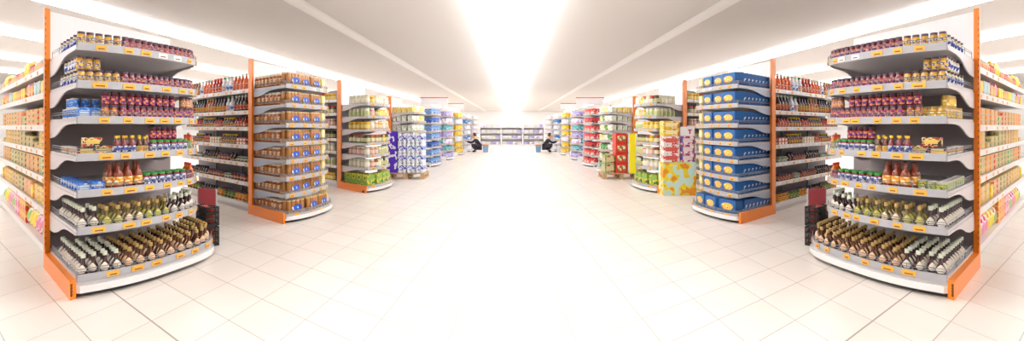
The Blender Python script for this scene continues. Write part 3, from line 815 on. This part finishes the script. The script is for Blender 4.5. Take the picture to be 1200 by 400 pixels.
def beyond(s):
    L_ = SIDE[s]
    global ORANGE
    # third display: small jars
    place = f'third {L_} display'
    g = EndUnit(s, (3.4, 10.), (2.6, 9.17), (2.55, 10.6), (3.3, 11.5), [1.61, 1.38, 1.14, .89, .67, .44], 2.1, place,
                f'third orange-framed end display on the {L_}, small cream and green jars', bulge=.17, es=.92, tags=4, detail=0, base_z=.12, post=.16)
    for k, seq in enumerate(([q_crm]*3, [q_grn, q_grn, q_crm], [q_yel, q_grn, q_crm], [q_red, q_blk, q_grn], [q_pnk, q_grn, q_blk], [q_crm, q_grn, q_blk])):
        for i in range(11):
            pr = seq[min(2, i*3//11)] if R.random() < .6 else R.choice([q_crm, q_grn, q_yel, q_red, q_blk, q_pnk])
            g.put(pr, k, .05+.9*i/10, .1, 'front row')
        for i in range(4): g.put(seq[0], k, .06, .24+.16*i, 'end row')
    for i in range(6): g.put(f_gy, 6, .09+.165*i, .18, 'front row')
    for i in range(3): g.put(f_gy, 6, .1, .42+.22*i, 'end row')
    if s > 0:
        q = add(g.arc(.6, .92), g.out, .085); x, y = g.W(q); a = 0.
        t = empty('hanging_banner', (x, y, .29), 'narrow bright yellow banner hanging down the front of the third right display', 'banner')
        MB().box((x, y, .67), (.115, .012, .76), a, .002).build('banner_sheet', mat('banner_yellow', 'f6e41e', .5), t)
        for z in (.285, 1.055): MB().box((x, y, z), (.125, .018, .014), a).build('banner_rod', mat('yellow_edge', 'e8cc18', .5), t)
    r = Run(s, (3.44, 10.05), unit((.8, .83)), 2.6, [1.72, 1.45, 1.2, .95, .7, .42], f'third {L_} aisle',
            f'aisle shelf glimpsed behind the second {L_} display', depth=.4, tags=4)
    mix_ = [q_yel, q_red, q_pnk, q_blk, q_crm, q_grn]
    for k in range(7): r.fill(k, [(mix_[(k+j) % 6], 3, 1) for j in range(6)], gap=.05, a1=2.1)
    # fourth display
    place = f'fourth {L_} display'
    g = EndUnit(s, (3.25, 13.3), (2.45, 12.65), (2.37, 13.85), (3.17, 14.7), [1.54, 1.32, 1.08, .84, .6, .36], 1.97, place,
                f'fourth orange-framed end display on the {L_}, yellow and green cartons', bulge=.15, es=.95, tags=3, detail=0, post=.19)
    seqs = [[f_ye, f_ye, f_wh], [f_wh, f_ye, f_gn], [f_wh, f_wh, f_gn], [f_gn, f_ye, f_wh], [f_wh, f_gn, f_ye], [f_ye, f_wh, f_gn], [f_gn, f_gn, f_wh]]
    for k, seq in enumerate(seqs):
        for i in range(6): g.put(seq[min(2, i//2)] if R.random() < .7 else R.choice([f_ye, f_wh, f_gn]), k, .08+.165*i, .15, 'front row')
        for i in range(3): g.put(seq[0], k, .08, .38+.2*i, 'end row')
    # fifth to ninth: white frames
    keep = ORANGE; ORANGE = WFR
    rows = [('fifth', (3.05, 15.8), (2.38, 15.), (2.3, 16.3), (3., 17.2), [f_bl, f_db, f_bl] if s < 0 else [f_rd, f_dr, f_rd], 'light and deep blue packs' if s < 0 else 'red packs'),
            ('sixth', (2.95, 18.6), (2.3, 18.), (2.22, 19.2), (2.9, 20.), [f_lv, f_wl, f_tl], 'lavender and teal packs'),
            ('seventh', (2.85, 21.6), (2.2, 21.), (2.12, 22.2), (2.8, 23.), [f_yw, f_ww, f_yw], 'yellow and white packs'),
            ('eighth', (2.75, 24.6), (2.1, 24.), (2.02, 25.2), (2.7, 26.), [f_ww, f_bw, f_ww], 'white and blue packs'),
            ('ninth', (2.65, 27.4), (1.98, 26.9), (1.9, 28.), (2.6, 28.8), [f_pal, f_pal2, f_pal], 'haze-paled packs')]
    for nm, P, F, E, Q, seq, what in rows:
        place = f'{nm} {L_} display'
        g = EndUnit(s, P, F, E, Q, [1.56, 1.3, 1.06, .82, .58, .34], 1.86, place, f'{nm} end display on the {L_}, stacked with {what}', bulge=.13, es=.97, tags=3, detail=0, base_z=.095)
        for k in range(7):
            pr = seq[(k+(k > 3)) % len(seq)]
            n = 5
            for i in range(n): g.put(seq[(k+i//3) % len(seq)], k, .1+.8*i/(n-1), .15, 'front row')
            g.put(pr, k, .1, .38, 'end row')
    ORANGE = keep
for s in (-1, 1): beyond(s)

# ------------------------------------------------------------------ crates, promotional stacks, signs, the far end
CRATE = mat('crate_black', '2b2727', .5)
def crate(s, A, u, v, lu, lv, z0, h, label):
    W = lambda p: (s*p[0], p[1])
    t = empty('plastic_crate', (*W(A), z0), label, 'crate', f'black crates beside the nearest {SIDE[s]} display')
    pt = lambda a, b: W(add(add(A, u, a), v, b))
    quad = lambda a0, a1, b0, b1: [pt(a0, b0), pt(a1, b0), pt(a1, b1), pt(a0, b1)]
    MB().prism(quad(0, lu, 0, lv), z0+.002, z0+.012).build('crate_base', CRATE, t)
    w = .008
    for nm, q in (('a', lambda x0, x1: quad(x0*lu, x1*lu, 0, w)), ('b', lambda x0, x1: quad(x0*lu, x1*lu, lv-w, lv)),
                  ('c', lambda x0, x1: quad(0, w, x0*lv, x1*lv)), ('d', lambda x0, x1: quad(lu-w, lu, x0*lv, x1*lv))):
        b = MB()
        for k in range(4): b.prism(q(0, 1), z0+.012+(h-.03)*k/3, z0+.012+(h-.03)*k/3+.014)
        n = 7
        for k in range(n+1): b.prism(q(k/n*.96, k/n*.96+.04), z0+.012, z0+h-.004)
        b.build('lattice_side', CRATE, t)
    return t
g_sm = plain('soda_bottle', 'bottle', 'dark soda bottle', mat('soda_dark', '4a2222', .2), CAPR, mat('lab_soda', 'b8442c', .5), .16, .028)
for s in (-1, 1):
    L_ = SIDE[s]
    E, Q = (2.86, 4.86), (3.87, 5.8)
    u = unit(sub(Q, E)); v = (-u[1], u[0])
    A = add(add(E, u, .26), v, .035)
    for k, nm in enumerate(('lower', 'upper')):
        crate(s, A, u, v, .32, .12, k*.2, .196, f'{nm} black lattice crate stacked beyond the nearest {L_} display')
        for i in range(4):
            p = add(add(A, u, .045+.075*i), v, .06)
            g_sm.put((s*p[0], p[1], k*.2+.0135), 0, f'dark soda bottle, {ORD[i]} in the {nm} black crate, {L_} side', f'soda bottles in crates, {L_} side')
    a, b = add(add(A, u, .012), v, .095), add(add(A, u, .3), v, .015)
    t = empty('show_card', (s*a[0], a[1], .4), f'plain red card standing on the black crates, {L_} side', 'card')
    MB().prism([(s*a[0], a[1]), (s*b[0], b[1]), (s*b[0]-.0, b[1]+.006), (s*a[0], a[1]+.006)], .4, .565).build('card_face', mat('card_red', 'e8646c', .5), t)
    for q in (a, b): MB().box((s*q[0], q[1]+.003, .485), (.008, .012, .17)).build('card_clip', RAIL, t)

WOOD = mat('pallet_wood', 'c8aa84', .7)
def pallet(s, l0, l1, y0, y1, label):
    t = empty('wooden_pallet', (s*(l0+l1)/2, (y0+y1)/2, 0), label, 'pallet', 'wooden pallets')
    cx = s*(l0+l1)/2; w = l1-l0; d = y1-y0
    for k in range(5): MB().box((cx, y0+.045+(d-.09)*k/4, .13), (w, .085, .02), 0, .003).build('deck_board', WOOD, t)
    for i in range(3):
        MB().box((cx+(i-1)*(w-.09)/2, (y0+y1)/2, .11), (.09, d, .02)).build('stringer_board', WOOD, t)
        for k in range(3): MB().box((cx+(i-1)*(w-.09)/2, y0+.05+(d-.1)*k/2, .06), (.09, .09, .08)).build('pallet_block', WOOD, t)
        MB().box((cx+(i-1)*(w-.09)/2, (y0+y1)/2, .01), (.09, d, .02)).build('bottom_board', WOOD, t)
    return t
def board(s, name, l0, l1, y, z0, z1, m, edge, label):
    t = empty(name, (s*(l0+l1)/2, y, z0), label, 'display board')
    MB().box((s*(l0+l1)/2, y, (z0+z1)/2), (l1-l0, .02, z1-z0), 0, .004).build('printed_panel', m, t)
    for l in (l0, l1): MB().box((s*l, y, (z0+z1)/2), (.012, .03, z1-z0)).build('edge_strip', edge, t)
    return t
def rolls(look, wrapc, labc, w=.19, d=.19, h=.222):
    b = MB()
    for i in range(2):
        for j in range(2):
            for k in range(2):
                b.lathe([(w*.235, k*h/2+.004), (w*.245, k*h/2+.012), (w*.245, (k+1)*h/2-.012), (w*.235, (k+1)*h/2-.004)], 12, ((i-.5)*w/2, (j-.5)*d/2))
    m = printed('roll_'+wrapc, wrapc, 'eef0fa', labc, 16, .5)
    l = MB().box((0, 0, h*.5), (w*.985, d*.985, h*.5), 0, .012)
    return Proto('paper_roll_pack', 'roll pack', look, b.mesh('rolls_body', mat('roll_white', 'eef0f6', .7), True),
                 [('wrapper', l.mesh('rolls_wrap', m), (0, 0, 0)), ('carry_strip', MB().box((0, 0, h-.002), (w*.2, d*.9, .004)).mesh('rolls_strip', mat('strip_violet', '5a3fc0', .5)), (0, 0, 0))], h, w, d)
r_vio = rolls('violet-and-white roll pack', '5d48c4', '3f66c0')
r_blu = rolls('blue-and-white roll pack', '4a6cc0', 'a8b8e8')
# left: purple stack
pallet(-1, 1.98, 2.83, 11.55, 12.2, 'wooden pallet under the violet roll packs by the fourth left display')
board(-1, 'promotion_board', 2.6, 2.83, 11.62, .142, 1.08, printed('board_violet', '5a35c8', 'f0ecfa', '7a5ad8', 6, .55), mat('violet_edge', '4a2cb0', .5), 'violet board with white patches beside the stacked roll packs')
for c in range(3):
    for k in range(4):
        for d in range(2):
            pr = (r_vio, r_blu, r_blu)[c]
            pr.put((-(2.49-.197*c), 11.66+.2*d, .1425+k*.224), 0, f'{pr.look} in {ORD[c]} column of pallet, {("bottom","second","third","top")[k]} tier, {("front","back")[d]}', 'roll packs on the pallet')
# right: red and yellow stack
pallet(1, 2.05, 2.9, 11.55, 12.2, 'wooden pallet under the red can packs by the fourth right display')
rc = carton('red can pack with cream label', mat('pack_red', 'd8402c', .45), printed('print_redpack', 'f2e2b8', '6a9a4a', 'c83a2c', 14, .52), .26, .2, .222, 'can_pack')
yc = carton('white-and-yellow can pack', mat('pack_white', 'f2efe6', .45), printed('print_yelpack', 'f6dc3c', 'f4f0dc', 'e89a2c', 14, .5), .2, .2, .222, 'can_pack')
gc = carton('green-and-brown can pack', printed('pack_green', '8aa05a', 'd8c89a', '8a5a3c', 12, .5), mat('lab_tanpack', 'd8c090', .5), .22, .2, .2, 'can_pack')
for k in range(4):
    T = ('bottom', 'second', 'third', 'top')[k]
    for d in range(2):
        rc.put((2.47, 11.66+.205*d, .1425+k*.2245), 0, f'red can pack, {T} tier of the pallet, {("front","back")[d]} column', 'red can packs on the pallet')
        yc.put((2.72, 11.66+.205*d, .1425+k*.2245), 0, f'white-and-yellow can pack, {T} tier, {("front","back")[d]} column of the pallet', 'white can packs on the pallet')
        if k < 2: gc.put((2.21, 11.66+.205*d, .1425+k*.2015), 0, f'green-and-brown can pack, {T} tier of low column, {("front","back")[d]}', 'green can packs on the pallet')
# right: flowered box with a stack of packs on it
t = empty('flowered_display_box', (2.9, 8.99, 0), 'large box printed with yellow flowers before the third right display', 'display box')
MB().box((2.9, 8.99, .285), (.58, .28, .57), 0, .006).build('box_body', printed('flowers', 'cfe8dc', 'f6de38', 'ee9a2c', 6.5, .49), t)
MB().box((2.9, 8.99, .5715), (.56, .26, .003)).build('box_lid', mat('lid_aqua', 'dcefe4', .5), t)
bx_y = carton('yellow tray of packs', printed('stk_y', 'f4c838', 'f8e49a', 'd88a2c', 10, .5), mat('lab_stky', 'f9eab8', .5), .29, .22, .13, 'stacked_pack')
bx_r = carton('red-and-white pack', printed('stk_r', 'f4ece4', 'd8403c', 'f0d8c8', 10, .52), mat('lab_stkr', 'e0605a', .5), .29, .22, .15, 'stacked_pack')
bx_s = carton('small red-and-blue pack', printed('stk_s', 'f2eae6', 'd84848', '5a5ab8', 14, .5), mat('lab_stks', 'f0d8d4', .5), .24, .22, .15, 'stacked_pack')
z = .5745
for k in range(5):
    pr = bx_r if k < 3 else bx_y
    pr.put((2.765, 8.98, z), 0, f'{pr.look} on the flowered box, {("lowest","second","third","fourth","topmost")[k]} of its column', 'packs on the flowered box'); z += pr.h+.0015
z = .5745
for k in range(3):
    bx_s.put((3.045, 8.98, z), 0, f'small red-and-blue pack on the flowered box, {("lowest","middle","upper")[k]} of its column', 'packs on the flowered box'); z += bx_s.h+.0015
t = empty('white_carton', (3.045, 8.98, z), 'white carton with a red mark, topmost beside the yellow trays', 'box')
MB().box((3.045, 8.98, z+.08), (.25, .2, .16), 0, .006).build('carton_body', mat('carton_white', 'f6f3f2', .5), t)
mk = MB().box((3.085, 8.879, z+.105), (.07, .002, .018)); mk.box((3.085, 8.879, z+.07), (.022, .002, .07))
mk.build('red_mark', mat('mark_red', 'd8343c', .5), t)

# hanging signs over the far displays
SIGNW = mat('sign_white', 'f4f2f2', .5); SIGNR = mat('sign_red', 'e2645e', .5)
for s in (-1, 1):
    for l0, l1, y, z0, z1, nm in ((2.1, 3.0, 16.75, 1.9, 2.12, 'fifth'), (1.95, 2.85, 20.6, 1.9, 2.1, 'sixth')):
        t = empty('hanging_sign', (s*(l0+l1)/2, y, CZ), f'white hanging sign with red top edge over the {nm} {SIDE[s]} display', 'sign', 'hanging signs')
        MB().box((s*(l0+l1)/2, y, (z0+z1)/2), (l1-l0, .03, z1-z0), 0, .004).build('sign_board', SIGNW, t)
        MB().box((s*(l0+l1)/2, y, z1+.012), (l1-l0+.02, .04, .028)).build('red_edge', SIGNR, t)
        for l in (l0+.08, l1-.08): MB().tube([(s*l, y, z1+.02), (s*l, y, CZ)], .0012, 5).build('cord', WHITE, t)

# low shelves across the far end, their white enamel standing in for haze
for i, x in enumerate((-1.3, 0, 1.3)):
    nm = ('left', 'middle', 'right')[i]
    t = empty('low_shelf', (x, 31, 0), f'{nm} low shelf, whitened for haze, across the far end of the shop', 'shelf unit', 'low shelves at the far end')
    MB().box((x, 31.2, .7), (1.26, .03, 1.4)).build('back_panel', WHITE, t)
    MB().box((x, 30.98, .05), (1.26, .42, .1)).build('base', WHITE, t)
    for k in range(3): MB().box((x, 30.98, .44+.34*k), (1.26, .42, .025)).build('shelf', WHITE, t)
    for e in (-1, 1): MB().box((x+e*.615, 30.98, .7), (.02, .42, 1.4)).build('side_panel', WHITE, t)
    for k in range(4):
        for c in range(4):
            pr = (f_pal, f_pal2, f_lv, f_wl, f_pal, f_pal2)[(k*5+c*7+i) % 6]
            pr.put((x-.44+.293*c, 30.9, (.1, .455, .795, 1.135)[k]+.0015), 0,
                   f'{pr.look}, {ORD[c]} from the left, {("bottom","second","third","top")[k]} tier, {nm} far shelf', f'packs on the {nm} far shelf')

# people crouching at the shelves far down the aisle, each beside a blue bin
def skin(name, verts, edges, radii, m, parent=None, root=0):
    me = bpy.data.meshes.new(name); me.from_pydata(verts, edges, []); 
    o = bpy.data.objects.new(name, me); COL.objects.link(o)
    md = o.modifiers.new('skin', 'SKIN'); md.use_smooth_shade = True
    for i, r in enumerate(radii):
        me.skin_vertices[0].data[i].radius = (r, r) if not isinstance(r, tuple) else r
        me.skin_vertices[0].data[i].use_root = i == root
    sb = o.modifiers.new('sub', 'SUBSURF'); sb.levels = 1; sb.render_levels = 1
    me.materials.append(m)
    if parent: o.parent = parent
    return o
SKINM = mat('skin', 'd9a988', .5); COAT = mat('coat_dark', '2c2a34', .7); TROU = mat('trousers_dark', '30323f', .7)
HAIR = mat('hair_brown', '4a3020', .6); SHOE = mat('shoe_dark', '26222a', .5)
def crouch(s):
    # faces the shelf on its own side: +f is towards the shelf
    V = []; Ed = []; Rr = []
    def v(f, w, z, r, frm=None):
        V.append((s*f, w, z)); Rr.append(r)
        if frm is not None: Ed.append((frm, len(V)-1))
        return len(V)-1
    pel = v(0, 0, .26, .13); wa = v(.06, 0, .38, .12, pel); ch = v(.15, 0, .52, .135, wa); nk = v(.22, 0, .63, .05, ch)
    hd0 = v(.25, 0, .69, .075, nk); hd1 = v(.27, 0, .78, .085, hd0); hd2 = v(.27, 0, .85, .055, hd1)
    nose = v(.375, 0, .745, .012, hd0)
    for e in (-1, 1):
        ear = v(.255, e*.095, .755, .012, hd1)
        hip = v(.02, e*.1, .25, .095, pel); kn = v(.36, e*.15, .36, .065, hip); an = v(.14, e*.14, .075, .042, kn); to = v(.33, e*.15, .035, .035, an)
        sh = v(.16, e*.17, .57, .06, ch); el = v(.36, e*.22, .43, .043, sh); wr = v(.56, e*.14, .5, .028, el); pm = v(.62, e*.12, .52, .03, wr)
        for q in range(4):
            k1 = v(.675, e*(.095+.02*q), .53, .0095, pm); v(.70+.008*(q in (1, 2)), e*(.095+.02*q), .515, .0085, k1)
        th = v(.63, e*.075, .545, .01, pm); v(.66, e*.06, .545, .009, th)
    o = skin('person', V, Ed, Rr, SKINM)
    o.location = (s*1.5, 23.6, 0)
    L_ = SIDE[s]
    tag(o, f'person in dark clothes crouching beside the blue bin, {L_} of the middle', 'person', 'people crouching at the far shelves')
    def cloth(nm, idx, m, grow):
        mp = {i: k for k, i in enumerate(idx)}
        skin(nm, [V[i] for i in idx], [(mp[a], mp[b]) for a, b in Ed if a in mp and b in mp], [Rr[i]+grow for i in idx], m, o)
    L0 = [i for i in range(len(V))]
    def chain(ws): return ws
    # indices: per side block starts at 8 with 10+... vertices
    blk = (len(V)-8)//2
    b0, b1 = 8, 8+blk
    cloth('coat', [pel, wa, ch] + [b+5 for b in (b0, b1)] + [b+6 for b in (b0, b1)] + [b+7 for b in (b0, b1)], COAT, .012)
    cloth('trousers', [pel] + [b+k for b in (b0, b1) for k in (1, 2, 3)], TROU, .01)
    for b in (b0, b1): cloth('shoe', [b+3, b+4], SHOE, .012)
    hb = MB()
    bmesh.ops.create_uvsphere(hb.bm, u_segments=14, v_segments=9, radius=1.)
    for vv in list(hb.bm.verts):
        x, y, z = vv.co
        vv.co = (s*(.245+.10*x*(1 if x < .3 else .75)), .1*y, .80+.105*z)
    bmesh.ops.delete(hb.bm, geom=[q for q in hb.bm.verts if s*q.co.x > .29 and q.co.z < .82 or q.co.z < .71], context='VERTS')
    h = bpy.data.objects.new('hair', hb.mesh('hair', HAIR, True)); COL.objects.link(h); h.parent = o
    # bin
    x, y = s*1.22, 23.7
    t = empty('storage_bin', (x, y, 0), f'blue bin with orange rim on the floor beside the crouching person, {L_}', 'bin', 'blue bins by the crouching people')
    b = MB(); r4 = lambda w_, d_, z_: [(x-w_, y-d_, z_), (x+w_, y-d_, z_), (x+w_, y+d_, z_), (x-w_, y+d_, z_)]
    b.loft([r4(.11, .11, 0), r4(.13, .13, .3), r4(.12, .12, .3), r4(.1, .1, .012)])
    b.build('bin_body', mat('bin_blue', '86a6c8', .5), t)
    b = MB().loft([r4(.145, .145, .295), r4(.145, .145, .345), r4(.12, .12, .345), r4(.12, .12, .295)]); b.build('bin_rim', mat('rim_orange', 'e08a3c', .5), t)
for s in (-1, 1): crouch(s)
EXPOSURE = .9

# ------------------------------------------------------------------ camera and view
cam = bpy.data.cameras.new('camera'); co = bpy.data.objects.new('camera', cam); COL.objects.link(co)
co.location = (0, 0, 1.2); co.rotation_euler = (math.pi/2, 0, 0)
cam.sensor_fit = 'HORIZONTAL'; cam.sensor_width = 36; cam.lens = 18; cam.shift_y = -52/1200
cam.clip_start = .05; cam.clip_end = 200
SC.camera = co
w = bpy.data.worlds.new('world'); SC.world = w; w.use_nodes = True
w.node_tree.nodes['Background'].inputs[0].default_value = (1, 1, 1, 1)
w.node_tree.nodes['Background'].inputs[1].default_value = 0.
SC.view_settings.view_transform = 'Standard'; SC.view_settings.look = 'None'
SC.view_settings.gamma = 1; SC.view_settings.use_curve_mapping = False
SC.view_settings.exposure = EXPOSURE
SC.cycles.use_denoising = True
SC.cycles.max_bounces = 8; SC.cycles.diffuse_bounces = 5; SC.cycles.glossy_bounces = 3
SC.cycles.sample_clamp_indirect = 6
for o in SC.objects:
    if '_w' in o: del o['_w']
